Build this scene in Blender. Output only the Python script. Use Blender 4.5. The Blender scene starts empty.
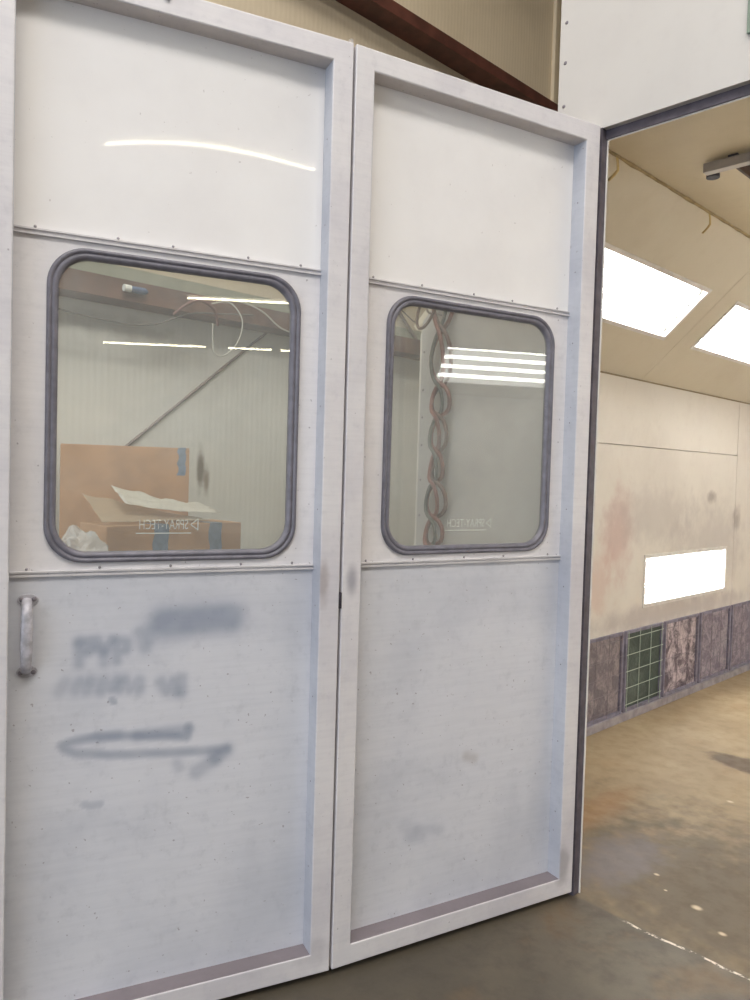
import bpy, bmesh, math, random
from mathutils import Vector, Matrix, noise
PI = math.pi
S = bpy.context.scene
COL = S.collection
random.seed(7)

# ------------------------------------------------------------------ helpers
def props(o, label=None, cat=None, group=None, kind=None):
    if label: o['label'] = label
    if cat: o['category'] = cat
    if group: o['group'] = group
    if kind: o['kind'] = kind
    return o

def empty(name, loc=(0, 0, 0), mat=None, **k):
    o = bpy.data.objects.new(name, None)
    COL.objects.link(o)
    o.empty_display_size = .05
    o.location = loc
    if mat is not None: o.matrix_world = mat
    return props(o, **k)

class MB:
    def __init__(s): s.v = []; s.f = []; s.sm = []
    def add(s, vs, fs, smooth=False):
        n = len(s.v); s.v += [tuple(v) for v in vs]
        s.f += [tuple(i + n for i in f) for f in fs]; s.sm += [smooth] * len(fs)
        return s
    def box(s, x0, x1, y0, y1, z0, z1, M=None):
        vs = [Vector((x, y, z)) for x in (x0, x1) for y in (y0, y1) for z in (z0, z1)]
        if M is not None: vs = [M @ v for v in vs]
        return s.add(vs, [(0, 1, 3, 2), (4, 6, 7, 5), (0, 4, 5, 1), (2, 3, 7, 6), (0, 2, 6, 4), (1, 5, 7, 3)])
    def tube(s, pts, r, n=8, cap=True, closed=False):
        pts = [Vector(p) for p in pts]; m = len(pts)
        rr = r if isinstance(r, (list, tuple)) else [r] * m
        t0 = (pts[1] - pts[0]).normalized()
        a = t0.orthogonal().normalized(); vs = []
        for i, p in enumerate(pts):
            t = (pts[min(i + 1, m - 1)] - pts[max(i - 1, 0)])
            if closed: t = pts[(i + 1) % m] - pts[i - 1]
            t = t.normalized() if t.length > 1e-9 else t0
            a = (a - t * a.dot(t)).normalized(); b = t.cross(a)
            for k in range(n):
                q = 2 * PI * k / n
                vs.append(p + (a * math.cos(q) + b * math.sin(q)) * rr[i])
        fs = []
        for i in range(m if closed else m - 1):
            j = (i + 1) % m
            for k in range(n):
                l = (k + 1) % n
                fs.append((i * n + k, i * n + l, j * n + l, j * n + k))
        s.add(vs, fs, True)
        if cap and not closed:
            s.add(vs[:n], [tuple(range(n))[::-1]]); s.add(vs[-n:], [tuple(range(n))])
        return s
    def prism(s, pts, y0, y1, M=None):           # outline in xz extruded along y
        n = len(pts)
        vs = [Vector((x, y0, z)) for x, z in pts] + [Vector((x, y1, z)) for x, z in pts]
        if M is not None: vs = [M @ v for v in vs]
        return s.add(vs, [tuple(range(n)), tuple(range(2 * n - 1, n - 1, -1))] + [(i, (i + 1) % n + 0, (i + 1) % n + n, i + n)[::-1] for i in range(n)])
    def dome(s, c, ax, r, h, n=10):
        ax = Vector(ax).normalized(); a = ax.orthogonal().normalized(); b = ax.cross(a); c = Vector(c)
        vs = []
        for q, hh in ((1, 0), (.85, .55), (.5, .9)):
            for k in range(n):
                t = 2 * PI * k / n
                vs.append(c + (a * math.cos(t) + b * math.sin(t)) * r * q + ax * h * hh)
        vs.append(c + ax * h)
        fs = []
        for i in range(2):
            for k in range(n):
                l = (k + 1) % n
                fs.append((i * n + k, i * n + l, (i + 1) * n + l, (i + 1) * n + k))
        for k in range(n): fs.append((2 * n + k, 2 * n + (k + 1) % n, 3 * n))
        return s.add(vs, fs, True)
    def build(s, name, mat, parent=None, bevel=0, **k):
        me = bpy.data.meshes.new(name)
        me.from_pydata(s.v, [], s.f)
        me.polygons.foreach_set('use_smooth', s.sm)
        bm = bmesh.new(); bm.from_mesh(me); bmesh.ops.recalc_face_normals(bm, faces=bm.faces); bm.to_mesh(me); bm.free()
        me.update(); me.materials.append(getattr(mat, 'm', mat))
        o = bpy.data.objects.new(name, me); COL.objects.link(o)
        if parent is not None: o.parent = parent
        if bevel:
            m = o.modifiers.new('bevel', 'BEVEL'); m.width = bevel; m.segments = 2; m.limit_method = 'ANGLE'; m.angle_limit = math.radians(40)
        return props(o, **k)

def ring(mb, x0, x1, z0, z1, s, y0, y1, sl=None):
    O = [(x0, z0), (x1, z0), (x1, z1), (x0, z1)]; sl = sl or s; I = [(x0 + sl, z0 + s), (x1 - s, z0 + s), (x1 - s, z1 - s), (x0 + sl, z1 - s)]
    vs = [(x, y, z) for y in (y0, y1) for L in (O, I) for x, z in L]   # 0-3 O y0, 4-7 I y0, 8-11 O y1, 12-15 I y1
    fs = []
    for i in range(4):
        j = (i + 1) % 4
        fs += [(i, j, 4 + j, 4 + i), (8 + j, 8 + i, 12 + i, 12 + j), (j, i, 8 + i, 8 + j), (4 + i, 4 + j, 12 + j, 12 + i)]
    return mb.add(vs, fs)


def ringM(mb, x0, x1, z0, z1, s, y0, y1, M):
    n0 = len(mb.v); ring(mb, x0, x1, z0, z1, s, y0, y1)
    for k in range(n0, len(mb.v)): mb.v[k] = tuple(M @ Vector(mb.v[k]))
    return mb
XY = Matrix(((1, 0, 0, 0), (0, 0, 1, 0), (0, 1, 0, 0), (0, 0, 0, 1)))     # x, z -> x, y ; y -> z
YZ = Matrix(((0, 1, 0, 0), (1, 0, 0, 0), (0, 0, 1, 0), (0, 0, 0, 1)))     # x -> y ; y -> x

def spline(P, n=8):
    P = [Vector(p) for p in P]; out = []
    for i in range(len(P) - 1):
        a = P[max(i - 1, 0)]; b = P[i]; c = P[i + 1]; d = P[min(i + 2, len(P) - 1)]
        for k in range(n):
            t = k / n
            out.append(.5 * ((2 * b) + (c - a) * t + (2 * a - 5 * b + 4 * c - d) * t * t + (3 * b - a - 3 * c + d) * t ** 3))
    return out + [P[-1]]

def copy_tree(o, parent=None):
    c = o.copy(); COL.objects.link(c); c.parent = parent
    for ch in list(o.children): copy_tree(ch, c)
    return c

def rrect(x0, x1, z0, z1, r, n=10):
    out = []
    for cx, cz, a0 in ((x1 - r, z1 - r, 0), (x0 + r, z1 - r, PI / 2), (x0 + r, z0 + r, PI), (x1 - r, z0 + r, 1.5 * PI)):
        for k in range(n + 1):
            a = a0 + PI / 2 * k / n
            out.append((cx + r * math.cos(a), cz + r * math.sin(a)))
    return out

# ------------------------------------------------------------------ materials
class Mat:
    def __init__(s, name, rough=.5, metal=0, spec=.5, coat=0, coat_rough=.1):
        s.m = bpy.data.materials.new(name); s.m.use_nodes = True
        s.nt = s.m.node_tree; s.N = s.nt.nodes; s.L = s.nt.links
        s.b = s.N['Principled BSDF']; s.out = s.N['Material Output']
        s.b.inputs['Roughness'].default_value = rough; s.b.inputs['Metallic'].default_value = metal
        s.b.inputs['Specular IOR Level'].default_value = spec
        s.b.inputs['Coat Weight'].default_value = coat; s.b.inputs['Coat Roughness'].default_value = coat_rough
        s.tc = None
    def n(s, t, **k):
        nd = s.N.new(t)
        for a, b in k.items(): setattr(nd, a, b)
        return nd
    def put(s, sock, v):
        if hasattr(v, 'is_output') or isinstance(v, bpy.types.NodeSocket): s.L.new(v, sock)
        else:
            if isinstance(v, tuple) and len(v) == 3 and sock.type == 'RGBA': v = (*v, 1)
            sock.default_value = v
    def co(s, world=False):
        if world:
            return s.n('ShaderNodeNewGeometry').outputs['Position']
        if s.tc is None: s.tc = s.n('ShaderNodeTexCoord')
        return s.tc.outputs['Object']
    def noise(s, scale, detail=4, rough=.55, stretch=None, world=False, dist=0):
        c = s.co(world)
        if stretch:
            mp = s.n('ShaderNodeMapping'); mp.inputs['Scale'].default_value = stretch; s.L.new(c, mp.inputs[0]); c = mp.outputs[0]
        t = s.n('ShaderNodeTexNoise'); s.L.new(c, t.inputs['Vector'])
        t.inputs['Scale'].default_value = scale; t.inputs['Detail'].default_value = detail; t.inputs['Roughness'].default_value = rough
        t.inputs['Distortion'].default_value = dist
        return t.outputs['Fac']
    def ramp(s, v, a, b, lo=0., hi=1.):
        r = s.n('ShaderNodeMapRange'); r.interpolation_type = 'SMOOTHSTEP'
        for i, q in enumerate((v, a, b, lo, hi)): s.put(r.inputs[i], q)
        return r.outputs[0]
    def math(s, op, a, b=0.):
        m = s.n('ShaderNodeMath', operation=op); s.put(m.inputs[0], a); s.put(m.inputs[1], b); return m.outputs[0]
    def mix(s, f, a, b):
        m = s.n('ShaderNodeMix', data_type='RGBA'); s.put(m.inputs[0], f); s.put(m.inputs[6], a); s.put(m.inputs[7], b)
        return m.outputs[2]
    def spot(s, c, r, world=True, wob=.25):         # soft blotch mask, 1 in the middle
        p = s.co(world)
        v = s.n('ShaderNodeVectorMath', operation='SUBTRACT'); s.L.new(p, v.inputs[0]); v.inputs[1].default_value = c
        d = s.n('ShaderNodeVectorMath', operation='DIVIDE'); s.L.new(v.outputs[0], d.inputs[0]); d.inputs[1].default_value = r
        l = s.n('ShaderNodeVectorMath', operation='LENGTH'); s.L.new(d.outputs[0], l.inputs[0])
        x = l.outputs['Value']
        if wob: x = s.math('ADD', x, s.math('MULTIPLY', s.math('SUBTRACT', s.noise(9, 3, world=world), .5), wob * 4))
        return s.ramp(x, 1.0, .2)
    def attr(s, name): return s.n('ShaderNodeAttribute', attribute_name=name).outputs['Fac']
    def color(s, c): s.put(s.b.inputs['Base Color'], c); return s
    def rough(s, v): s.put(s.b.inputs['Roughness'], v); return s
    def bump(s, h, strength=.2, dist=.01):
        b = s.n('ShaderNodeBump'); b.inputs['Strength'].default_value = strength; b.inputs['Distance'].default_value = dist
        s.L.new(h, b.inputs['Height']); s.L.new(b.outputs[0], s.b.inputs['Normal']); return s

def lin(r, g, b):
    f = lambda c: (c / 255 / 12.92) if c / 255 <= .04045 else ((c / 255 + .055) / 1.055) ** 2.4
    return (f(r), f(g), f(b))

def simple(name, col, rough=.5, metal=0, var=.12, scale=12, spec=.5):
    m = Mat(name, rough, metal, spec)
    f = m.ramp(m.noise(scale, 5), .3, .7)
    m.color(m.mix(f, tuple(c * (1 - var) for c in col), tuple(min(1, c * (1 + var * .5)) for c in col)))
    return m

# painted door metal: off-white, greyed by handling and overspray
def painted(name, base, grey, gloss=.35, spray=False, coat=.0, brush=True):
    m = Mat(name, gloss, 0, .5, coat, .16)
    a = m.ramp(m.noise(2.2, 6, .6), .38, .72)
    b = m.ramp(m.noise(26, 5, .65), .5, .78)
    c = m.mix(m.math('MULTIPLY', a, .45), base, grey)
    c = m.mix(m.math('MULTIPLY', b, .22), c, tuple(x * .72 for x in grey))
    sp = m.ramp(m.noise(85, 1, .4), .765, .80)
    c = m.mix(m.math('MULTIPLY', sp, .55), c, lin(120, 112, 118))
    if brush:
        st = m.ramp(m.noise(9, 4, .6, stretch=(.6, 1, 9)), .35, .75)
        c = m.mix(m.math('MULTIPLY', st, .12), c, tuple(x * .8 for x in grey))
    if spray:
        c = m.mix(m.attr('overspray'), c, lin(126, 136, 156))
        c = m.mix(m.attr('stain'), c, lin(120, 104, 92))
    m.color(c)
    m.rough(m.ramp(a, 0, 1, gloss, gloss + .18))
    m.bump(m.noise(60, 3), .05, .002)
    return m

M_frame = painted('door_frame_paint', lin(216, 213, 215), lin(172, 168, 180), .42)
_f = M_frame; _c = _f.b.inputs['Base Color'].links[0].from_socket
for c0, r0, col, k, wb in (((-.245, -.955, 1.26), (.03, .03, .07), lin(110, 108, 124), .6, .1), ((-.28, -1.05, 1.27), (.03, .03, .10), lin(120, 104, 100), .45, .5),
                           ((-.28, -1.05, .10), (.06, .08, .06), lin(130, 124, 134), .25, .4), ((-.012, -.05, .14), (.03, .05, .1), lin(124, 120, 126), .5, .4)):
    _c = _f.mix(_f.math('MULTIPLY', _f.spot(c0, r0, wob=wb), k), _c, col)
_f.color(_c)
M_return = painted('return_paint', lin(190, 192, 200), lin(154, 157, 170), .4)
M_ledge = painted('shaded_ledge_paint', lin(128, 120, 126), lin(104, 98, 104), .7)  # shade of the bottom ledge put into its paint
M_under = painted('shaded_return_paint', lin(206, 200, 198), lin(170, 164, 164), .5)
M_sheet_up = Mat('upper_sheet_paint', .55, 0, .3, .6, .03)
_u = M_sheet_up
_c = _u.mix(_u.math('MULTIPLY', _u.ramp(_u.noise(2.5, 5, .6), .35, .75), .35), lin(234, 232, 232), lin(214, 210, 211))
_u.color(_u.mix(_u.math('MULTIPLY', _u.ramp(_u.noise(70, 2), .73, .77), .4), _c, lin(150, 140, 140)))
_n = _u.n('ShaderNodeBump'); _n.inputs['Strength'].default_value = .15; _n.inputs['Distance'].default_value = .003
_u.L.new(_u.noise(1.6, 1, .4, stretch=(1, 1, .35)), _n.inputs['Height'])
_u.L.new(_n.outputs[0], _u.b.inputs['Coat Normal'])
M_sheet = painted('lower_sheet_paint', lin(210, 211, 218), lin(172, 176, 188), .38, True, .15)  # greyer, bluer paint that also carries the lower door's fall-off of light
M_mid = painted('middle_sheet_paint', lin(226, 223, 225), lin(196, 194, 200), .38, False, .15)
M_strip = painted('divider_strip_paint', lin(206, 203, 205), lin(164, 160, 166), .45)
M_gasket = simple('window_rubber', lin(112, 110, 120), .45, 0, .2, 30)
M_rivet = simple('rivet_metal', lin(150, 146, 150), .35, .5, .2, 60)
M_screw = simple('dull_screw', lin(122, 116, 122), .45, .3, .2, 60)
M_handle = simple('worn_aluminium', lin(186, 184, 192), .42, .2, .3, 45)
M_dark = simple('dark_rubber', lin(52, 48, 58), .6, 0, .25, 40)
M_jamb = simple('jamb_gasket', lin(88, 82, 92), .55, 0, .3, 22)
M_lip = simple('white_lip', lin(226, 222, 218), .5)

# wall paints
def wallpaint(name, base, dirt, rough=.55, k=.4):
    m = Mat(name, rough)
    a = m.ramp(m.noise(1.3, 6, .62, world=True), .4, .75)
    b = m.ramp(m.noise(14, 5, .6, world=True), .5, .8)
    c = m.mix(m.math('MULTIPLY', a, k), base, dirt)
    c = m.mix(m.math('MULTIPLY', b, k * .5), c, dirt)
    m._c = c; m.color(c)
    return m

M_front = wallpaint('booth_front_paint', lin(190, 187, 184), lin(172, 167, 166), .45, .4)
M_int = wallpaint('booth_wall_paint', lin(228, 223, 215), lin(206, 198, 190), .5, .5)
_c = M_int._c
for c0, r0, col, k in (((-.967, 2.05, 1.25), (.3, .28, .42), lin(196, 152, 148), .5), ((-.967, 1.8, .95), (.3, .3, .3), lin(200, 150, 140), .35),
                       ((-.967, 2.55, 1.35), (.3, .9, .3), lin(182, 174, 172), .45), ((-.967, 3.49, 1.49), (.3, .1, .07), lin(150, 140, 136), .75),
                       ((-.967, 4.0, 1.3), (.3, .1, .13), lin(150, 140, 138), .7), ((-.967, 3.0, .66), (.3, 2.2, .12), lin(168, 158, 160), .55),
                       ((-.967, 3.5, 1.1), (.3, .9, .5), lin(176, 168, 168), .45)):
    _c = M_int.mix(M_int.math('MULTIPLY', M_int.spot(c0, r0), k), _c, col)
M_int.color(_c)
M_hip = wallpaint('booth_hip_paint', lin(216, 207, 188), lin(196, 184, 162), .5, .4)
M_ceil = wallpaint('booth_ceiling_paint', lin(204, 190, 160), lin(182, 166, 134), .55, .5)
def _sepz(m):
    q = m.n('ShaderNodeSeparateXYZ'); m.L.new(m.co(True), q.inputs[0]); return q.outputs['Z']
M_bld = Mat('insulated_wall', .6)
_m = M_bld
_w = _m.n('ShaderNodeTexWave', wave_type='BANDS', bands_direction='Y'); _m.L.new(_m.co(True), _w.inputs['Vector'])
_w.inputs['Scale'].default_value = 9; _w.inputs['Distortion'].default_value = 1.5; _w.inputs['Detail'].default_value = 3; _w.inputs['Detail Scale'].default_value = .6
_s = _m.ramp(_m.noise(2.0, 6, .6, world=True), .42, .75)
_hi = _m.ramp(_sepz(_m), 4.5, 4.6)
_c = _m.mix(_hi, _m.mix(_m.math('MULTIPLY', _s, .4), lin(208, 194, 170), lin(180, 166, 144)), _m.mix(_m.math('MULTIPLY', _s, .4), lin(232, 216, 188), lin(206, 190, 162)))
_c = _m.mix(_m.math('MULTIPLY', _w.outputs['Fac'], .10), _c, lin(176, 158, 130))
# white plastic facing on the wall under the lower beam
_sep = _m.n('ShaderNodeSeparateXYZ'); _m.L.new(_m.co(True), _sep.inputs[0])
_low = _m.ramp(_sep.outputs['Z'], 2.42, 2.38)
_c2 = _m.mix(_m.math('MULTIPLY', _s, .35), lin(224, 222, 214), lin(196, 192, 184))
_c = _m.mix(_low, _c, _c2)
for c0, r0, col, k in (((-2.2, -.31, 1.58), (.3, .035, .17), lin(96, 78, 52), .9), ((-2.2, -.27, 1.52), (.3, .03, .12), lin(120, 98, 70), .8),
                       ((-2.2, -.5, 2.2), (.3, .35, .15), lin(150, 142, 132), .4), ((-2.2, -.9, 2.3), (.3, .5, .08), lin(130, 118, 106), .5)):
    _c = _m.mix(_m.math('MULTIPLY', _m.spot(c0, r0), k), _c, col)
_m.color(_c)
_wr = _m.noise(7, 4, .6, stretch=(1, 1, .22), world=True, dist=.8)
_m.bump(_m.math('ADD', _m.math('MULTIPLY', _w.outputs['Fac'], .12), _wr), .22, .02)

M_shop = wallpaint('shop_wall_paint', lin(206, 200, 190), lin(180, 172, 160), .6)
M_beam = simple('red_primer_steel', lin(94, 55, 45), .5, .0, .35, 9)
M_beam2 = simple('dusty_primer_steel', lin(116, 86, 72), .7, .0, .4, 7)
M_rod = simple('brace_steel', lin(128, 112, 104), .5, .2, .3, 20)

# floor
m = M_floor = Mat('concrete_floor', .5)
_sep = m.n('ShaderNodeSeparateXYZ'); m.L.new(m.co(True), _sep.inputs[0])
Y = _sep.outputs['Y']
_e = m.math('ADD', Y, m.math('MULTIPLY', m.math('SUBTRACT', m.noise(5, 4, world=True), .5), .05))
inb = m.ramp(_e, .005, .03)
n1 = m.ramp(m.noise(1.7, 7, .62, world=True), .35, .7)
n2 = m.ramp(m.noise(11, 6, .65, world=True), .4, .72)
shop = m.mix(n1, lin(74, 68, 58), lin(94, 86, 73))
shop = m.mix(m.math('MULTIPLY', n2, .45), shop, lin(70, 66, 60))
rust = m.ramp(m.noise(2.6, 5, .6, world=True), .52, .7)
shop = m.mix(m.math('MULTIPLY', rust, .4), shop, lin(122, 98, 68))
booth = m.mix(n1, lin(146, 127, 98), lin(164, 146, 116))
booth = m.mix(m.math('MULTIPLY', n2, .35), booth, lin(134, 122, 104))
booth = m.mix(m.math('MULTIPLY', rust, .35), booth, lin(146, 118, 82))
booth = m.mix(m.math('MULTIPLY', m.spot((.45, .45, 0), (1.5, 1.1, 1)), .95), booth, lin(92, 82, 68))  # foreground shade past the threshold put into the floor colour
booth = m.mix(m.math('MULTIPLY', m.spot((-.03, .42, 0), (.22, .42, 1)), .6), booth, lin(122, 118, 124))  # bluish-grey reflection by the jamb put into the floor colour
booth = m.mix(m.math('MULTIPLY', m.ramp(m.spot((-.02, 2.0, 0), (.40, .17, 1), wob=.1), .05, .5), .9), booth, lin(84, 68, 54))
booth = m.mix(m.math('MULTIPLY', m.spot((-.35, .75, 0), (.14, .6, 1)), .5), booth, lin(150, 110, 66))
for cx, cy, cr in ((.357, .299, .022), (.14, .42, .013), (.49, .20, .016), (.22, .33, .008), (.05, 1.4, .02)):
    booth = m.mix(m.math('MULTIPLY', m.spot((cx, cy, 0), (cr * 1.3, cr, 1), wob=.2), .85), booth, lin(206, 190, 164))
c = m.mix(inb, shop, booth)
X = _sep.outputs['X']
seam = m.math('MULTIPLY', m.ramp(m.math('ABSOLUTE', m.math('SUBTRACT', _e, .008)), .008, .003), m.ramp(X, .18, .26))
seam = m.math('MULTIPLY', seam, m.ramp(m.noise(22, 4, .7, world=True), .44, .56))
c = m.mix(seam, c, lin(214, 204, 190))
crack = m.ramp(m.math('ABSOLUTE', m.math('SUBTRACT', _e, -.0)), .014, .0)
c = m.mix(m.math('MULTIPLY', crack, m.ramp(X, .2, .1, 0, .7)), c, lin(78, 68, 56))
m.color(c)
m.rough(m.math('ADD', m.math('ADD', .38, m.math('MULTIPLY', inb, .16)), m.math('MULTIPLY', n2, .2)))
m.bump(m.noise(40, 5, world=True), .12, .004)

# glass
def glassmat(name, tint, dust, dustcol, refl=.035):
    m = Mat(name)
    N, L = m.N, m.L
    tr = m.n('ShaderNodeBsdfTransparent'); tr.inputs[0].default_value = (*tint, 1)
    df = m.n('ShaderNodeBsdfDiffuse'); df.inputs[0].default_value = (*dustcol, 1)
    gl = m.n('ShaderNodeBsdfGlossy'); gl.inputs['Roughness'].default_value = .0; gl.inputs[0].default_value = (1, 1, 1, 1)
    fr = m.n('ShaderNodeLayerWeight'); fr.inputs[0].default_value = .5
    f2 = m.math('ADD', refl, m.math('MULTIPLY', m.math('POWER', fr.outputs['Facing'], 5), .9))
    a = m.n('ShaderNodeMixShader'); b = m.n('ShaderNodeMixShader')
    d = m.math('ADD', dust, m.math('MULTIPLY', m.ramp(m.noise(5, 5, .6), .4, .8), dust * .7))
    m.put(a.inputs[0], d); L.new(tr.outputs[0], a.inputs[1]); L.new(df.outputs[0], a.inputs[2])
    m.put(b.inputs[0], f2); L.new(a.outputs[0], b.inputs[1]); L.new(gl.outputs[0], b.inputs[2])
    L.new(b.outputs[0], m.out.inputs[0])
    return m
M_glass = glassmat('dusty_glass', (.94, .955, .94), .09, (.80, .82, .80))
M_lens = glassmat('light_lens_glass', (.97, .97, .96), .03, (.8, .8, .8))
def emis(name, col, k):
    m = Mat(name); m.color((.8, .8, .8)); m.put(m.b.inputs['Emission Color'], col); m.b.inputs['Emission Strength'].default_value = k
    return m
M_tube = emis('booth_tube', (1, .975, .945), 27)
M_shoptube = emis('shop_tube', (1, .90, .64), 30)
M_reflector = simple('aged_reflector', (.38, .38, .37), .5, 0, .03)
M_cap = simple('tube_cap', lin(190, 190, 186), .4, .6)

# filters
def filtermat(name, a, b, sc, k=.5):
    m = Mat(name, .9)
    f = m.ramp(m.noise(sc, 5, .7, world=True, dist=.6), .4, .62)
    g = m.ramp(m.noise(sc * 5, 3, .7, world=True), .35, .7)
    m.color(m.mix(m.math('MULTIPLY', g, .4), m.mix(f, a, b), tuple(x * .6 for x in a)))
    m.bump(m.noise(60, 4, world=True), .6, .01)
    return m
MF = [filtermat('loaded_filter_pad', lin(126, 118, 126), lin(164, 154, 156), 9),
      filtermat('green_filter_pad', lin(78, 90, 84), lin(98, 108, 102), 5),
      filtermat('mottled_filter_pad', lin(104, 94, 104), lin(214, 200, 206), 8),
      filtermat('streaked_filter_pad', lin(130, 122, 136), lin(176, 166, 176), 12),
      filtermat('purple_filter_pad', lin(134, 126, 140), lin(172, 162, 174), 16)]
M_fframe = simple('filter_channel', lin(134, 130, 148), .6, .0, .3, 18)
M_wire = simple('white_wire', lin(176, 188, 176), .5)
M_wired = simple('coated_wire', lin(136, 128, 136), .8)
M_curb = simple('grey_curb', lin(160, 154, 160), .6, 0, .25, 14)

M_card = simple('cardboard', lin(196, 152, 112), .8, 0, .14, 9)
M_card2 = simple('cardboard_light', lin(206, 166, 128), .8, 0, .12, 9)
M_tape = simple('blue_grey_tape', lin(128, 142, 160), .35, 0, .2, 40)
M_paper = Mat('printed_paper', .7)
_p = M_paper.ramp(M_paper.noise(26, 5, .8, stretch=(1, 3, 1)), .5, .62)
M_paper.color(M_paper.mix(M_paper.math('MULTIPLY', _p, .45), lin(228, 224, 212), lin(168, 166, 160)))
M_plastic = Mat('clear_plastic', .12, 0, .6)
M_plastic.color((.85, .86, .85)); M_plastic.b.inputs['Alpha'].default_value = .42
M_film = Mat('masking_film', .4, 0, .4)
M_film.color(lin(206, 192, 168)); M_film.b.inputs['Alpha'].default_value = .6
M_rack = simple('grey_rack_steel', lin(120, 122, 126), .5, .3)
M_hose = [simple('red_hose', lin(138, 88, 80), .5, 0, .25, 14), simple('brown_hose', lin(112, 84, 76), .5, 0, .25, 14),
          simple('grey_hose', lin(92, 96, 92), .5, 0, .25, 14), simple('brown_cord', lin(104, 82, 72), .5, 0, .2, 14)]
M_brass = simple('brass_fitting', lin(168, 150, 96), .35, .7)
M_cable = [simple('grey_cable', lin(112, 106, 100), .5), simple('pale_cable', lin(196, 192, 180), .5), simple('black_cable', lin(56, 52, 50), .5)]
M_blue = simple('blue_plastic', lin(88, 106, 140), .4)
M_white = simple('white_plastic', lin(232, 232, 226), .4)
M_letter = Mat('etched_lettering', .6); M_letter.color(lin(240, 240, 236)); M_letter.b.inputs['Alpha'].default_value = .85
M_tan = simple('tan_filter_media', lin(176, 142, 88), .9, 0, .2, 20)
M_masktape = simple('masking_tape', lin(196, 172, 116), .7)
M_bar = simple('grey_bar', lin(176, 168, 160), .5, .1)
M_grille = simple('green_grille', lin(118, 134, 122), .5, .1)
M_ink = simple('black_void', lin(44, 42, 40), .9)

# ------------------------------------------------------------------ frame of the place
# X: across the booth front (0 = left jamb of the opening), Y: into the booth, Z: up.
HINGE = Vector((0, 0)); GAP = Vector((-.259, -.991)); LEFT = Vector((-.566, -1.882))
XS, ZH = -.967, 2.274          # booth side wall and where the sloped light panel starts
XC, ZC = -.187, 2.991          # where the sloped panel meets the flat ceiling
XM = 1.17                      # middle of the booth
YE = 7.2                       # booth depth
XB = -2.2                      # building wall

def mirx(x): return 2 * XM - x

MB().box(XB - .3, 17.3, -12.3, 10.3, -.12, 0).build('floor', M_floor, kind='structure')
MB().box(XB - .2, XB, -12.2, 10.2, 0, 6.2).build('wall_building', M_bld, kind='structure')
MB().box(17, 17.2, -12.2, 10.2, 0, 6.2).build('wall_right', M_shop, kind='structure')
MB().box(XB, 17, 10, 10.2, 0, 6.2).build('wall_back', M_shop, kind='structure')
# unseen entrance wall, opening widened to let daylight reach behind the doors
MB().box(XB, -1.7, -12.2, -12, 0, 6.2).box(7.3, 17, -12.2, -12, 0, 6.2).box(-1.7, 7.3, -12.2, -12, 4.6, 6.2).build('wall_entrance', M_shop, kind='structure')
MB().box(XB - .2, 17.2, -12.2, 10.2, 6.2, 6.35).build('ceiling_shop', M_shop, kind='structure')

# booth front wall
YF = .02
out = [(-.878, 0), (-.878, 2.29), (-.198, 2.995), (-.198, 3.95), (mirx(-.198), 3.95), (mirx(-.198), 2.995), (mirx(-.878), 2.29), (mirx(-.878), 0),
       (2.34, 0), (2.34, 2.905), (-.004, 2.905), (-.004, 0)]
wf = MB().prism(out, YF, YF + .034).build('wall_front', M_front, kind='structure')
rb = []
for z in (.3, .45, .6, .75, .9, 1.05, 1.25, 1.414, 1.575, 1.734, 1.86, 1.984, 2.156):
    rb.append((-.862, z))
for z in (3.037, 3.202, 3.355, 3.51, 3.66, 3.81): rb.append((-.172, z))
for x, z in rb:
    MB().dome((0, 0, 0), (0, -1, 0), .0075 if z > 3 else .005, .003).build('rivet', M_screw, wf).location = (x, YF, z)
# corner piece closing the booth between front and side, then the side wall
MB().prism([(0, 0), (0, 1)], 0, 0) if False else None
def plate(p, q, z0, z1, t):
    p = Vector(p); q = Vector(q); d = (q - p).normalized(); nn = Vector((d.y, -d.x)) * t
    a, b, c, d2 = p, q, q + nn, p + nn
    vs = [(v.x, v.y, z) for z in (z0, z1) for v in (a, b, c, d2)]
    return MB().add(vs, [(0, 3, 2, 1), (4, 5, 6, 7), (0, 1, 5, 4), (1, 2, 6, 5), (2, 3, 7, 6), (3, 0, 4, 7)])
mb = MB()
for s in (1, -1):
    pts = [(-.884, .055), (-.967, .16), (-1.007, .16), (-.915, .055)]
    if s < 0: pts = [(mirx(x), y) for x, y in pts]
    vs = [(x, y, z) for z in (0, 2.27) for x, y in pts]
    mb.add(vs, [(0, 1, 2, 3), (7, 6, 5, 4), (0, 4, 5, 1), (1, 5, 6, 2), (2, 6, 7, 3), (3, 7, 4, 0)])
mb.build('trim_1', M_int, kind='structure')

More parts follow.
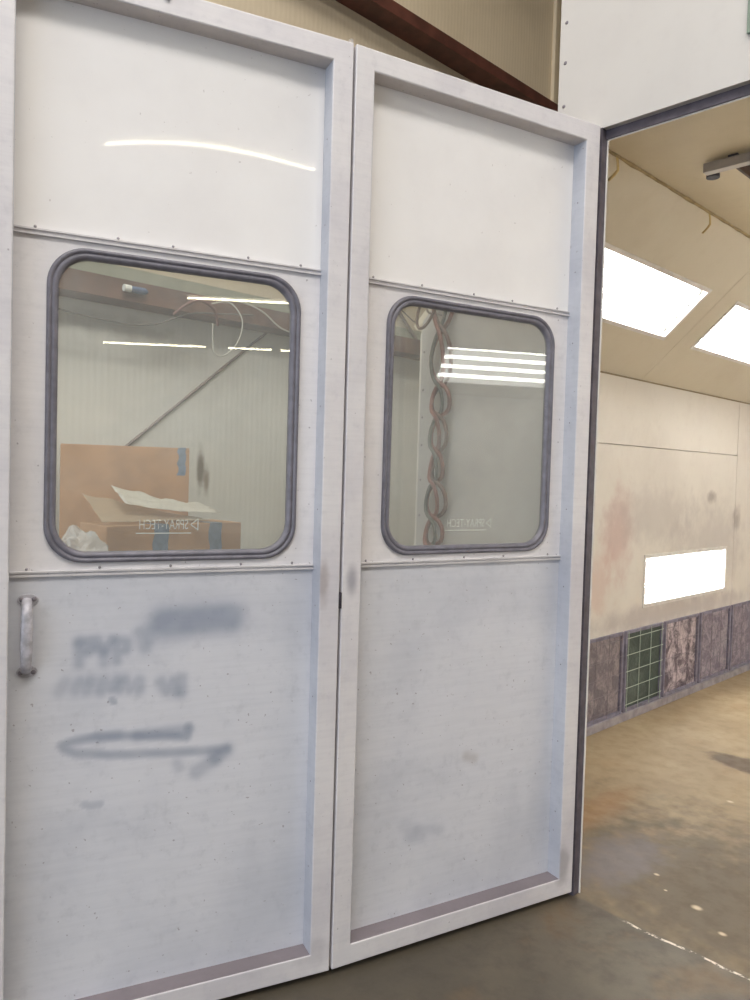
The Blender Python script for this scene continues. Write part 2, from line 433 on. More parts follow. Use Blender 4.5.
SHY, SHS = -.13, -.215
LY0, LLEN, LPITCH = .70, 1.38, 1.79      # sloped lights along the booth
S0, S1 = .325, .700                      # their span up the slope
HL = math.hypot(XC - XS, ZC - ZH)
HD = Vector((XC - XS, 0, ZC - ZH)).normalized()
HN = Vector((HD.z, 0, -HD.x))            # towards the booth inside
g = .0025
for side in (0, 1):
    mb = MB()
    t = .04
    bx = [(.16, 2.43, .0, 1.826), (2.43, 3.81, .0, .742), (2.43, 3.81, 1.082, 1.826), (3.81, 3.96, .0, 1.826), (.16, 3.96, 1.831, ZH),
          (3.965, YE, .0, ZH)]
    for y0, y1, z0, z1 in bx:
        if side == 0: mb.box(XS - t, XS, y0, y1, z0, z1)
        else: mb.box(mirx(XS), mirx(XS) + t, y0, y1, z0, z1)
    # backing behind the joints
    if side == 0: mb.box(XS - t - .01, XS - t, .16, 2.42, 0, ZH).box(XS - t - .01, XS - t, 3.82, YE, 0, ZH).box(XS - t - .01, XS - t, 2.42, 3.82, 1.2, ZH)
    else: mb.box(mirx(XS) + t, mirx(XS) + t + .01, .16, 2.42, 0, ZH).box(mirx(XS) + t, mirx(XS) + t + .01, 3.82, YE, 0, ZH).box(mirx(XS) + t, mirx(XS) + t + .01, 2.42, 3.82, 1.2, ZH)
    mb.build('wall_booth_left' if side == 0 else 'wall_booth_right', M_int, kind='structure')
    # sloped panels: local x = Y, y = up the slope, z = outward
    if side == 0: M = Matrix(((0, HD.x, -HN.x, XS), (1, 0, 0, 0), (0, HD.z, -HN.z, ZH), (0, 0, 0, 1)))
    else: M = Matrix(((0, -HD.x, HN.x, mirx(XS)), (1, 0, 0, 0), (0, HD.z, -HN.z, ZH), (0, 0, 0, 1)))
    mb = MB(); edges = [.08, .46 + .05] + [LY0 + LPITCH * k - .205 for k in (1, 2, 3)] + [YE]
    segs = []
    ys = [LY0 + SHY * side + LPITCH * k for k in range(4)]
    s0, s1 = S0 + SHS * side, S1 + SHS * side
    bounds = [.08] + [y - .205 for y in ys[1:]] + [YE]
    for i in range(4):
        a, b = bounds[i], bounds[i + 1] - .004
        y0 = ys[i]; y1 = y0 + (LLEN if i < 3 else 1.0)
        mb.box(a, y0, 0, HL, 0, .03, M).box(y1, b, 0, HL, 0, .03, M).box(y0, y1, 0, s0, 0, .03, M).box(y0, y1, s1, HL, 0, .03, M)
    mb.build('ceiling_slope_left' if side == 0 else 'ceiling_slope_right', M_hip, kind='structure')
    # dark joint moulding where slope meets wall
    mb = MB()
    x = XS + .004 if side == 0 else mirx(XS) - .004
    mb.box(min(x, x - .012), max(x, x - .012), .16, YE, ZH - .012, ZH - .002).build('trim_2', simple('joint_moulding', lin(150, 136, 108), .7), kind='structure')
MB().box(XS - .05, mirx(XS) + .05, YE, YE + .05, 0, 3.05).build('wall_booth_back', M_int, kind='structure')
# flat ceiling with the intake opening
OX0, OX1, OY0, OY1 = .125, 2.21, .90, 6.6
mb = MB()
for a in ((XC, OX0, .075, YE), (OX1, mirx(XC), .075, YE), (OX0, OX1, .075, OY0), (OX0, OX1, OY1, YE)):
    mb.box(a[0], a[1], a[2], a[3], ZC, ZC + .04)
mb.build('ceiling', M_ceil, kind='structure')
t = empty('ceiling_filter', (OX0, OY0, ZC), label='tan intake filter recessed in the booth ceiling inside a dark edge', cat='filter')
w, l = OX1 - OX0, OY1 - OY0
ringM(MB(), 0, w, 0, l, .012, 0, .13, XY).build('recess_frame', simple('recess_brown', lin(70, 52, 44), .6), t)
MB().box(.012, w - .012, .012, l - .012, .09, .12).build('filter_media', M_tan, t)
t = empty('ceiling_rail', (.055, .765, ZC - .052), label='grey steel rail with dark round knob under the booth ceiling', cat='rail')
MB().box(0, 2.2, 0, .045, 0, .034).box(0, 2.2, -.002, .047, .034, .039).build('bar', M_bar, t, .004)
for q in (.1, 1.6): MB().box(q, q + .04, .01, .035, .039, .052).build('hanger', M_dark, t)
kb = MB().tube([(.012, .078, .026), (.012, .078, -.002)], .028, 14)
kb.tube([(.012, .078, .022), (.012, .04, .022)], .008, 8); kb.build('knob', M_dark, t, .003)

# jamb lining of the opening
mb = MB()
mb.box(-.03, .001, YF - .004, .054, 0, 2.905).box(2.335, 2.344, YF + .004, .054, 0, 2.905)
mb.box(.001, 2.335, .046, .054, 2.872, 2.905)
mb.build('trim_3', M_jamb, kind='structure')
mb = MB()
mb.box(-.004, .005, .0545, .060, .0, 2.872).box(2.33, 2.344, .0545, .060, .0, 2.872).box(-.004, 2.344, .0545, .060, 2.868, 2.875)
mb.build('trim_4', M_lip, kind='structure')

# grille high on the front wall
t = empty('wall_grille', (.512, YF, 3.052), label='small green louvred grille high on the white booth front', cat='vent')
ring(MB(), 0, .3, 0, .4, .012, -.012, 0).build('frame', M_grille, t)
for k in range(22):
    z = .016 + k * .017
    MB().add([(.012, -.010, z), (.288, -.010, z), (.288, -.002, z + .008), (.012, -.002, z + .008), (.012, -.009, z - .002), (.288, -.009, z - .002), (.288, -.001, z + .006), (.012, -.001, z + .006)],
           [(0, 1, 2, 3), (7, 6, 5, 4), (0, 4, 5, 1), (1, 5, 6, 2), (2, 6, 7, 3), (3, 7, 4, 0)]).build('louvre', M_grille, t)
MB().box(.012, .288, -.001, 0, .012, .388).build('backing', M_ink, t)

# ------------------------------------------------------------------ light fixtures
def fixture(M, label, W, Hh, group):
    # local: x along, y up, z outward (behind the panel)
    r = empty('light_fixture', mat=M, label=label, cat='light', group=group)
    d = .085
    mb = ringM(MB(), 0, W, 0, Hh, .008, 0, d, XY); mb.build('housing', M_reflector, r)
    MB().box(0, W, 0, Hh, d, d + .01).build('back_panel', M_reflector, r)
    ringM(MB(), -.012, W + .012, -.012, Hh + .012, .024, -.006, -.001, XY).build('lens_frame', M_lip, r)
    MB().box(.01, W - .01, .01, Hh - .01, .004, .007).build('lens', M_lens, r)
    for k in range(4):
        y = Hh * (k + .5) / 4
        tb = MB().tube([(.03, y, .042), (W - .03, y, .042)], .0145, 10, True).build('tube', M_tube, r)
        MB().tube([(.0085, y, .042), (.0298, y, .042)], .015, 10).build('end_cap', M_cap, tb)
        MB().tube([(W - .0298, y, .042), (W - .0085, y, .042)], .015, 10).build('end_cap', M_cap, tb)
    return r
ML = Matrix(((0, HD.x, -HN.x, XS), (1, 0, 0, 0), (0, HD.z, -HN.z, ZH), (0, 0, 0, 1)))
MR = Matrix(((0, -HD.x, HN.x, mirx(XS)), (1, 0, 0, 0), (0, HD.z, -HN.z, ZH), (0, 0, 0, 1)))
names = ['large glowing light panel in the sloped booth ceiling nearest the door jamb', 'glowing light panel in the sloped booth ceiling cut by the right edge of the photo',
         'light panel in the left slope, third from the entrance', 'light panel in the left slope, deepest in the booth']
for k in range(4):
    fixture(ML @ Matrix.Translation((LY0 + LPITCH * k, S0, 0)), names[k], LLEN if k < 3 else 1.0, S1 - S0, 'sloped ceiling lights on the left')
for k in range(4):
    fixture(MR @ Matrix.Translation((LY0 + SHY + LPITCH * k, S0 + SHS, 0)), ['four-tube light in the right slope mirrored in the right door window', 'second four-tube light in the right slope, out of the photo', 'third four-tube light in the right slope', 'deepest four-tube light in the right slope'][k], LLEN if k < 3 else 1.0, S1 - S0, 'sloped ceiling lights on the right')
MW = Matrix(((0, 0, -1, XS), (1, 0, 0, 2.43), (0, 1, 0, .742), (0, 0, 0, 1)))
fixture(MW, 'bright white rectangular light low on the booth side wall above the filters', 1.38, .34, 'low wall lights')
MW = Matrix(((0, 0, 1, mirx(XS)), (1, 0, 0, 2.43), (0, 1, 0, .742), (0, 0, 0, 1)))
fixture(MW, 'low wall light on the unseen right booth wall', 1.38, .34, 'low wall lights')

# ------------------------------------------------------------------ exhaust filters
def fil(y0, y1, mat, wire, label, nx=3, nz=4):
    r = empty('exhaust_filter', (XS, y0, .055), label=label, cat='filter', group='exhaust filters along the booth wall')
    w = y1 - y0; h = .545
    ringM(MB(), 0, w, 0, h, .02, .002, .02, YZ).build('frame', M_fframe, r, .002)
    # pad with a lumpy face
    n = 14; vs = []; fs = []
    for i in range(n + 1):
        for j in range(n + 1):
            y = .022 + (w - .044) * i / n; z = .02 + (h - .035) * j / n
            e = 0 if i in (0, n) or j in (0, n) else .006 + .006 * noise.noise(Vector((y * 14 + y0 * 9, z * 14, 0)))
            vs.append((.004 + e, y, z))
    for i in range(n):
        for j in range(n):
            a = i * (n + 1) + j; fs.append((a, a + 1, a + n + 2, a + n + 1))
    MB().add(vs, fs, True).build('filter_pad', mat, r)
    mb = MB()
    rr = .0028 if wire is M_wire else .0016
    for i in range(nx + 1):
        y = .03 + (w - .06) * i / nx; mb.tube([(.021, y, .004), (.021, y, h - .004)], rr, 6)
    for j in range(nz + 1):
        z = .05 + (h - .1) * j / nz; mb.tube([(.023, .01, z), (.023, w - .01, z + .006)], rr, 6)
    mb.build('wire_grid', wire, r)
    return r
FL = [(1.02, 1.57, MF[0], M_wired, 'grey exhaust filter hidden behind the door jamb'),
      (1.60, 2.15, MF[0], M_wired, 'dusty purple-grey exhaust filter beside the door jamb, left of the green one'),
      (2.18, 2.72, MF[1], M_wire, 'clean dark green exhaust filter with a white wire grid'),
      (2.75, 3.32, MF[2], M_wired, 'pinkish exhaust filter with dark mottled blotches right of the green one'),
      (3.35, 3.93, MF[3], M_wired, 'streaked purple-grey exhaust filter under the right end of the low wall light'),
      (3.96, 4.54, MF[4], M_wired, 'purple-grey exhaust filter at the right edge of the photo'),
      (4.57, 5.15, MF[4], M_wired, 'exhaust filter sixth from the jamb, out of the photo')]
for a in FL: fil(*a)
MB().box(XS, XS + .03, .16, YE, 0, .052).build('baseboard_left', M_curb, kind='structure', bevel=.004)

# ragged caulk bead where the slope meets the flat ceiling
for sgn in (0, 1):
    P = [(XC if sgn == 0 else mirx(XC), .1 + .05 * k, ZC - .004 + .004 * noise.noise(Vector((k * .7, sgn, 0)))) for k in range(int((YE - .15) / .05))]
    MB().tube(P, [.007 + .005 * noise.noise(Vector((k * .45, 5, sgn))) for k in range(len(P))], 6).build('trim_%d' % (7 + sgn), simple('caulk_bead', lin(170, 150, 112), .8, 0, .3, 20), kind='structure')
# ------------------------------------------------------------------ loose strips at the ceiling edge
t = empty('masking_tape_strip', (XC - .01, 1.55, ZC - .015), label='torn masking tape strip dangling from the ceiling edge above the lights', cat='tape')
def ribbon(mb, pts, wv, th=.0008):
    pts = [Vector(p) for p in pts]; wv = Vector(wv)
    n = len(pts); vs = []
    for p in pts: vs += [p - wv, p + wv]
    for p in pts:
        q = p + Vector((th, 0, th)); vs += [q - wv, q + wv]
    fs = []
    for i in range(n - 1):
        fs.append((2 * i, 2 * i + 1, 2 * i + 3, 2 * i + 2)); o = 2 * n
        fs.append((o + 2 * i + 2, o + 2 * i + 3, o + 2 * i + 1, o + 2 * i))
        fs.append((2 * i, 2 * i + 2, o + 2 * i + 2, o + 2 * i)); fs.append((2 * i + 3, 2 * i + 1, o + 2 * i + 1, o + 2 * i + 3))
    return mb.add(vs, fs, True)
tape1 = [(0, 0, 0), (.004, .0, -.03), (.006, .0, -.06), (.0, -.02, -.085), (-.01, -.05, -.115)]
tp = ribbon(MB(), tape1, (0, .011, 0)).build('masking_tape_strip', M_masktape, label='torn masking tape strip dangling from the ceiling edge above the second light', cat='tape', group='tape strips at the ceiling edge')
tp.location = (XC - .003, 1.42, ZC - .004)
bpy.data.objects.remove(t)
t2 = tp.copy(); COL.objects.link(t2); t2.location = (XC - .003, .47, ZC - .004); t2['label'] = 'masking tape strip dangling in the ceiling corner beside the door jamb'

# ------------------------------------------------------------------ folding doors
DW = 1.0246; TOP = 2.907; BOT = .02; ST = .065; DEP = .065
STROKES = [
(0.050, 0.9, [(0.500, 1.148), (0.690, 1.152)]),
(0.0082, 0.6, [(0.267, 1.045), (0.266, 1.104), (0.292, 1.108), (0.3, 1.088), (0.274, 1.073)]),
(0.011, 0.5, [(0.266, 1.104), (0.295, 1.082)]),
(0.0088, 0.65, [(0.313, 1.109), (0.332, 1.074), (0.353, 1.107)]),
(0.0082, 0.5, [(0.332, 1.074), (0.333, 1.043)]),
(0.0088, 0.65, [(0.368, 1.048), (0.367, 1.103), (0.394, 1.098), (0.392, 1.075), (0.37, 1.068)]),
(0.0123, 0.5, [(0.43, 1.122), (0.445, 1.077)]),
(0.011, 0.4, [(0.458, 1.1), (0.46, 1.129)]),
(0.0096, 0.4, [(0.216, 0.968), (0.231, 1.0)]),
(0.0123, 0.55, [(0.26, 0.973), (0.27, 0.994), (0.286, 0.97), (0.296, 0.995)]),
(0.0123, 0.6, [(0.326, 0.963), (0.334, 0.991), (0.35, 0.97), (0.366, 0.988)]),
(0.0123, 0.6, [(0.377, 0.964), (0.391, 0.989), (0.405, 0.962), (0.429, 0.983), (0.43, 0.957)]),
(0.0123, 0.6, [(0.492, 0.974), (0.509, 0.946), (0.526, 0.971), (0.533, 0.941)]),
(0.0096, 0.6, [(0.552, 0.981), (0.553, 0.936)]),
(0.006, 0.75, [(0.573, 0.832), (0.57, 0.803), (0.463, 0.821), (0.38, 0.828), (0.312, 0.834), (0.251, 0.827), (0.226, 0.819), (0.231, 0.81), (0.26, 0.795), (0.353, 0.777), (0.464, 0.767), (0.565, 0.758), (0.625, 0.754), (0.689, 0.752)]),
(0.011, 0.45, [(0.32, 0.833), (0.374, 0.832)]),
(0.0123, 0.6, [(0.429, 0.823), (0.506, 0.825), (0.573, 0.823)]),
(0.0164, 0.65, [(0.692, 0.748), (0.656, 0.728)]),
(0.0164, 0.55, [(0.653, 0.723), (0.599, 0.694)]),
(0.0096, 0.4, [(0.543, 0.725), (0.549, 0.713)]),
(0.0041, 0.5, [(0.288, 0.643), (0.307, 0.637), (0.328, 0.639)]),
(0.0033, 0.7, [(0.356, 0.935), (0.362, 0.928)])]
STROKES2 = [(0.02, .22, [(.30, .40), (.345, .374), (.33, .35)]), (.01, .3, [(.35, .374), (.45, .353)]), (.012, .25, [(.31, .36), (.37, .34)])]
STAIN2 = [(.012, .35, [(.55, .60), (.585, .585)])]
def segd(x, y, a, b):
    ax, ay = a; bx, by = b; dx, dy = bx - ax, by - ay
    t = max(0, min(1, ((x - ax) * dx + (y - ay) * dy) / max(dx * dx + dy * dy, 1e-9)))
    return math.hypot(x - ax - t * dx, y - ay - t * dy)
def sheet_grid(x0, x1, z0, z1, strokes, stains, res=.006):
    nx = int((x1 - x0) / res); nz = int((z1 - z0) / res)
    vs = []; a1 = []; a2 = []
    def val(L, x, z):
        v = 0
        for r, s, P in L:
            best = 9
            for i in range(len(P) - 1):
                bx0 = min(P[i][0], P[i + 1][0]) - r * 3; bx1 = max(P[i][0], P[i + 1][0]) + r * 3
                bz0 = min(P[i][1], P[i + 1][1]) - r * 3; bz1 = max(P[i][1], P[i + 1][1]) + r * 3
                if bx0 < x < bx1 and bz0 < z < bz1: best = min(best, segd(x, z, P[i], P[i + 1]))
            if best < r * 3:
                e = max(0, best - r * .4) / (r * .45 + .011)
                v = 1 - (1 - v) * (1 - s * .8 * math.exp(-e * e * 1.2))
        return v
    for j in range(nz + 1):
        for i in range(nx + 1):
            x = x0 + (x1 - x0) * i / nx; z = z0 + (z1 - z0) * j / nz
            vs.append((x, DEP, z))
            wob = .5 + .7 * (noise.noise(Vector((x * 22, z * 22, 3))) + .5)
            a1.append(min(1, val(strokes, x, z) * min(1, .75 + .25 * wob)))
            a2.append(val(stains, x, z))
    fs = [(j * (nx + 1) + i, j * (nx + 1) + i + 1, (j + 1) * (nx + 1) + i + 1, (j + 1) * (nx + 1) + i) for j in range(nz) for i in range(nx)]
    n = len(vs)
    vs += [(x0, DEP + .008, z0), (x1, DEP + .008, z0), (x1, DEP + .008, z1), (x0, DEP + .008, z1)]
    fs.append((n + 3, n + 2, n + 1, n))
    mb = MB().add(vs, fs, False)
    return mb, a1 + [0] * 4, a2 + [0] * 4

WX0, WX1, WZ0, WZ1, WR = .170, .892, 1.328, 2.192, .105
def window_sheet(x0, x1, z0, z1, name, mat, parent):
    bm = bmesh.new()
    inner = [bm.verts.new((x, DEP, z)) for x, z in rrect(WX0 + .012, WX1 - .012, WZ0 + .012, WZ1 - .012, WR - .01)]
    outer = [bm.verts.new(p) for p in ((x0, DEP, z0), (x1, DEP, z0), (x1, DEP, z1), (x0, DEP, z1))]
    es = [bm.edges.new((inner[i], inner[(i + 1) % len(inner)])) for i in range(len(inner)) if (inner[i].co - inner[(i + 1) % len(inner)].co).length > 1e-6]
    es += [bm.edges.new((outer[i], outer[(i + 1) % 4])) for i in range(4)]
    bmesh.ops.triangle_fill(bm, edges=es, use_beauty=True)
    bmesh.ops.remove_doubles(bm, verts=bm.verts, dist=1e-5)
    r = bmesh.ops.extrude_face_region(bm, geom=bm.faces[:])
    bmesh.ops.translate(bm, verts=[v for v in r['geom'] if isinstance(v, bmesh.types.BMVert)], vec=(0, .006, 0))
    bmesh.ops.recalc_face_normals(bm, faces=bm.faces)
    me = bpy.data.meshes.new(name); bm.to_mesh(me); bm.free(); me.materials.append(getattr(mat, 'm', mat))
    o = bpy.data.objects.new(name, me); COL.objects.link(o); o.parent = parent
    return o

def gasket(parent):
    # swept rubber profile with two lips; (inset from outer edge, height towards viewer)
    prof = [(0, 0), (.001, .008), (.005, .012), (.010, .012), (.013, .008), (.0145, .0065), (.016, .009), (.020, .011), (.026, .009), (.030, .003), (.031, -.004), (.031, -.010), (.0, -.010)]
    n = 12; rings = []
    for ins, h in prof:
        rings.append([(x, DEP - h, z) for x, z in rrect(WX0 + ins, WX1 - ins, WZ0 + ins, WZ1 - ins, WR - ins * .75, n)])
    m = len(rings[0]); vs = [v for r in rings for v in r]; fs = []
    for i in range(len(prof)):
        j = (i + 1) % len(prof)
        for k in range(m):
            l = (k + 1) % m
            fs.append((i * m + k, i * m + l, j * m + l, j * m + k))
    o = MB().add(vs, fs, True).build('window_gasket', M_gasket, parent)
    return o

def lettering(parent, x0, x1, z, h):
    # lettering on the outer face of the glass, read from behind
    cu = bpy.data.curves.new('txt', 'FONT'); cu.body = 'SPRAY-TECH'; cu.size = 1; cu.extrude = .0; cu.offset = -.008
    tmp = bpy.data.objects.new('txt', cu); COL.objects.link(tmp)
    dg = bpy.context.evaluated_depsgraph_get(); dg.update()
    me = bpy.data.meshes.new_from_object(tmp.evaluated_get(dg))
    bpy.data.objects.remove(tmp)
    xs = [v.co.x for v in me.vertices]; ys = [v.co.y for v in me.vertices]
    a, b = min(xs), max(xs); c, d = min(ys), max(ys)
    for v in me.vertices:
        v.co = Vector((x1 - (v.co.x - a) / (b - a) * (x1 - x0) , DEP + .0075, z + (v.co.y - c) / (d - c) * h))
    me.name = 'glass_lettering'; me.materials.clear(); me.materials.append(M_letter.m)
    bm = bmesh.new(); bm.from_mesh(me)
    def q(x0, x1, z0, z1):
        bm.faces.new([bm.verts.new(p) for p in ((x0, DEP + .0075, z0), (x1, DEP + .0075, z0), (x1, DEP + .0075, z1), (x0, DEP + .0075, z1))])
    q(x0 - .01, x1 + .01, z - .013, z - .010)
    # open arrow mark before the first letter
    q(x1 + .028, x1 + .031, z - .004, z + h)
    for sgn in (0, 1):
        za = z - .004 if sgn == 0 else z + h
        zb = z + h / 2 - .002
        bm.faces.new([bm.verts.new(p) for p in ((x1 + .03, DEP + .0075, za), (x1 + .008, DEP + .0075, zb), (x1 + .008, DEP + .0075, zb + .003), (x1 + .03, DEP + .0075, za + .003))])
    bm.to_mesh(me); bm.free()
    o = bpy.data.objects.new('glass_lettering', me); COL.objects.link(o); o.parent = parent
    return o

BOW = -.019
def door(start, direc, w, label, strokes, stains, handle):
    ang = math.atan2(direc.y, direc.x)
    r = empty('folding_door', (start.x, start.y, 0), label=label, cat='door', group='folding booth doors')
    r.rotation_euler = (0, 0, ang)
    mb = MB(); ring(mb, 0, w, BOT, TOP, ST, 0, DEP + .02, .086 if handle else ST)
    fr = mb.build('frame', M_frame, r, .003)
    x0, x1 = (.086 if handle else ST) - .002, w - ST + .002
    xl = x0 + .002; xr = x1 - .002; q = .0012; zt = TOP - ST; zb = BOT + ST
    MB().box(xr - q, xr, .003, DEP, zb + q, zt - q).build('side_return', M_return, r)
    MB().box(xl, xl + q, .003, DEP, zb + q, zt - q).build('side_return', M_return, r)
    MB().box(xl, xr, .003, DEP, zt - q, zt).build('top_return', M_under, r)
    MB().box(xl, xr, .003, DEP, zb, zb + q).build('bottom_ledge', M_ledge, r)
    mb = MB()
    # a slightly dished upper sheet
    n = 16; vs = []; fs = []; z0, z1 = 2.222, TOP - ST + .002
    for j in range(n + 1):
        for i in range(n + 1):
            u = i / n; v = j / n
            vs.append((x0 + (x1 - x0) * u, DEP + .0035 + BOW * (v - .5) * (z1 - z0) * math.sin(PI * u * .95), z0 + (z1 - z0) * v))
    for j in range(n):
        for i in range(n):
            a = j * (n + 1) + i; fs.append((a, a + 1, a + n + 2, a + n + 1))
    m = len(vs); vs += [(x0, DEP + .012, z0), (x1, DEP + .012, z0), (x1, DEP + .012, z1), (x0, DEP + .012, z1)]; fs.append((m + 3, m + 2, m + 1, m))
    mb.add(vs, fs, True).build('upper_sheet', M_sheet_up, r)
    window_sheet(x0, x1, 1.292, 2.225, 'middle_sheet', M_mid, r)
    mb, a1, a2 = sheet_grid(x0, x1, BOT + ST - .002, 1.302, strokes, stains, .006 if strokes is STROKES else .01)
    lo = mb.build('lower_sheet', M_sheet, r)
    at = lo.data.attributes.new('overspray', 'FLOAT', 'POINT'); at.data.foreach_set('value', a1)
    at = lo.data.attributes.new('stain', 'FLOAT', 'POINT'); at.data.foreach_set('value', a2)
    # divider strips with their rivets
    for z, hh in ((2.209, .017), (1.293, .015)):
        pr = [(DEP, z), (DEP - .009, z), (DEP - .009, z + .0045), (DEP - .0035, z + .006), (DEP - .0035, z + hh - .005), (DEP - .009, z + hh - .004), (DEP - .009, z + hh), (DEP, z + hh)]
        mb = MB().prism(pr, x0, x1, Matrix(((0, 1, 0, 0), (1, 0, 0, 0), (0, 0, 1, 0), (0, 0, 0, 1))))
        s = mb.build('divider_strip', M_strip, r)
        for k in range(5):
            x = x0 + .06 + (x1 - x0 - .12) * k / 4 + random.uniform(-.02, .02)
            o = MB().dome((0, 0, 0), (0, -1, 0), .0042, .003, 8).build('rivet', M_rivet, s); o.location = (x, DEP - .0005, z + hh + .006)
    # screws along the frame returns
    for z in (.35, .62, .9, 1.18, 1.5, 1.82, 2.1, 2.35, 2.62):
        o = MB().dome((0, 0, 0), (-1, 0, 0), .0035, .002, 8).build('rivet', M_screw, r); o.location = (w - ST, DEP * .55, z + random.uniform(-.02, .02))
    gk = gasket(r)
    gl = rrect(WX0 + .022, WX1 - .022, WZ0 + .022, WZ1 - .022, WR - .02)
    MB().prism(gl, DEP + .001, DEP + .006).build('window_glass', M_glass, r)
    lettering(r, .424 if handle else .441, .562 if handle else .603, 1.420, .028)
    if handle:
        h = empty('pull_handle', (.134, DEP, 1.133)); h.parent = r
        for s in (1, -1):
            pts = []
            for k in range(20):
                a = 2 * PI * k / 20; pts.append((.027 * math.cos(a) * (1 if abs(math.cos(a)) < .8 else .98), .0165 * math.sin(a) + s * .098))
            MB().prism(pts, -.005, 0).build('mounting_plate', M_handle, h, .002)
            for q in (-1, 1):
                MB().dome((q * .016, -.005, s * .100), (0, -1, 0), .0065, .0035, 10).build('screw', M_screw, h)
        P = spline([(-.003, -.002, .098), (-.003, -.018, .090), (-.003, -.036, .072), (-.003, -.042, .03), (-.003, -.042, -.03), (-.003, -.036, -.072), (-.003, -.018, -.09), (-.003, -.002, -.098)], 6)
        m = len(P); vs = []; fs = []; n = 12
        for i, p in enumerate(P):
            tt = abs(i / (m - 1) - .5) * 2
            wx = .0125 + .003 * (1 - tt); wd = .0075
            tv = (P[min(i + 1, m - 1)] - P[max(i - 1, 0)]).normalized(); nn = Vector((1, 0, 0)); bb = tv.cross(nn)
            for k in range(n):
                a = 2 * PI * k / n; vs.append(p + nn * wx * math.cos(a) + bb * wd * math.sin(a))
        for i in range(m - 1):
            for k in range(n): fs.append((i * n + k, i * n + (k + 1) % n, (i + 1) * n + (k + 1) % n, (i + 1) * n + k))
        MB().add(vs, fs, True).build('grip', M_handle, h)
    return r
d2 = (HINGE - GAP).normalized(); d1 = (GAP - LEFT).normalized()
D2 = door(GAP + d2 * .0045, d2, DW - .001, 'right white folding booth door without handle, window showing hanging hoses', STROKES2, STAIN2, False)
D1 = door(GAP - d1 * (DW), d1, DW - .0045, 'left white folding booth door with pull handle and blurred spray marks', STROKES, [], True)
# black weather seal closing the gap between the two leaves, and the hinge seal at the jamb
MB().box(DW - .0085, DW + .004, .03, .036, BOT, TOP - .01).build('edge_seal', M_dark, D1)
for z in (.35, 1.22, 2.55):
    MB().tube([(DW - .001, DEP + .030, z - .05), (DW - .001, DEP + .030, z + .05)], .0085, 10).box(DW - .05, DW - .003, DEP + .0205, DEP + .0235, z - .05, z + .05).build('hinge', M_rivet, D1)
# top catch between the leaves
MB().box(DW - .016, DW - .006, .004, .02, TOP, TOP + .012).build('top_catch', M_bar, D1)
MB().tube([(.463, -.002, TOP - .022), (.463, -.008, TOP - .022)], .0075, 12).build('bolt', M_screw, D1)
MB().box(DW - .006, DW + .003, -.001, .03, 1.175, 1.225).build('latch', M_dark, D1)

# ------------------------------------------------------------------ behind the doors
def beam(name, z0, z1, mat, label, d=.166):
    mb = MB().box(XB, XB + d, -12, 10, z0, z0 + .008).box(XB + d - .006, XB + d, -12, 10, z0 + .008, z1).box(XB, XB + .006, -12, 10, z0 + .008, z0 + .09)
    return mb.build(name, mat, label=label, cat='beam')
beam('steel_beam', 4.505, 4.585, M_beam, 'dark red steel beam running high on the building wall above the doors')
beam('steel_beam', 2.40, 2.50, M_beam2, 'dusty brown steel beam on the building wall seen through the left door window')
MB().tube([(XB + .008, -.97, 1.52), (XB + .008, .10, 2.395)], .008, 8).build('brace_rod', M_rod, label='thin diagonal brace rod on the building wall behind the left window', cat='rod')
MB().tube([(XB + .03, 1.10, 2.77), (XB + .03, 1.40, 2.50)], .012, 8).build('brace_rod', M_rod, label='short dark rod leaning above the beam in the right window corner', cat='rod')
MB().box(XB, XB + .03, 2.93, 2.97, 4.6, 6.19).build('trim_5', M_bld, kind='structure')
MB().box(XB, XB + .012, -12, 10, 2.515, 2.60).build('trim_6', simple('green_grey_strip', lin(160, 160, 142), .6), kind='structure')

def cable(pts, r, mat, label, group='cables along the brown beam'):
    return MB().tube(spline(pts, 8), r, 6).build('cable', mat, label=label, cat='cable', group=group)
x = XB + .19
cable([(x, -1.9, 2.45), (x, -1.3, 2.32), (x, -.95, 2.285), (x, -.72, 2.30), (x, -.5, 2.39), (x, -.3, 2.42), (x - .02, -.1, 2.45)], .004, M_cable[0], 'thin grey cable sagging across the left window under the brown beam')
cable([(x, -.32, 2.50), (x, -.18, 2.50), (x, -.05, 2.47), (x, .08, 2.40), (x, .25, 2.385), (x, .5, 2.40)], .005, M_cable[1], 'pale cable draped over the brown beam at the right of the left window')
cable([(x, -.38, 2.46), (x + .02, -.28, 2.48), (x + .02, -.2, 2.40), (x + .01, -.22, 2.28), (x, -.30, 2.20), (x, -.36, 2.22), (x, -.37, 2.36)], .004, M_cable[1], 'pale cable hanging in a loop below the brown beam')
cable([(x, -.60, 2.37), (x + .03, -.52, 2.44), (x + .03, -.44, 2.455), (x + .02, -.37, 2.42), (x, -.34, 2.35)], .008, simple('rust_cable', lin(122, 84, 76), .6), 'reddish hose arching over the brown beam')
cable([(x, 1.05, 2.66), (x, 1.2, 2.60), (x, 1.35, 2.64), (x, 1.6, 2.7)], .004, M_cable[2], 'dark cable above the beam in the upper corner of the right window')
# small things on the beam
t = empty('marker_tube', (XB + .117, -.83, 2.455), label='small blue tube with white cap clipped to the brown beam', cat='tube')
MB().tube([(.07, -.0, 0), (.07, .03, 0), (.07, .075, 0), (.07, .09, 0)], [.014, .016, .016, .006], 12).build('body', M_blue, t)
MB().tube([(.07, -.035, 0), (.07, 0, 0)], .017, 12).build('cap', M_white, t)

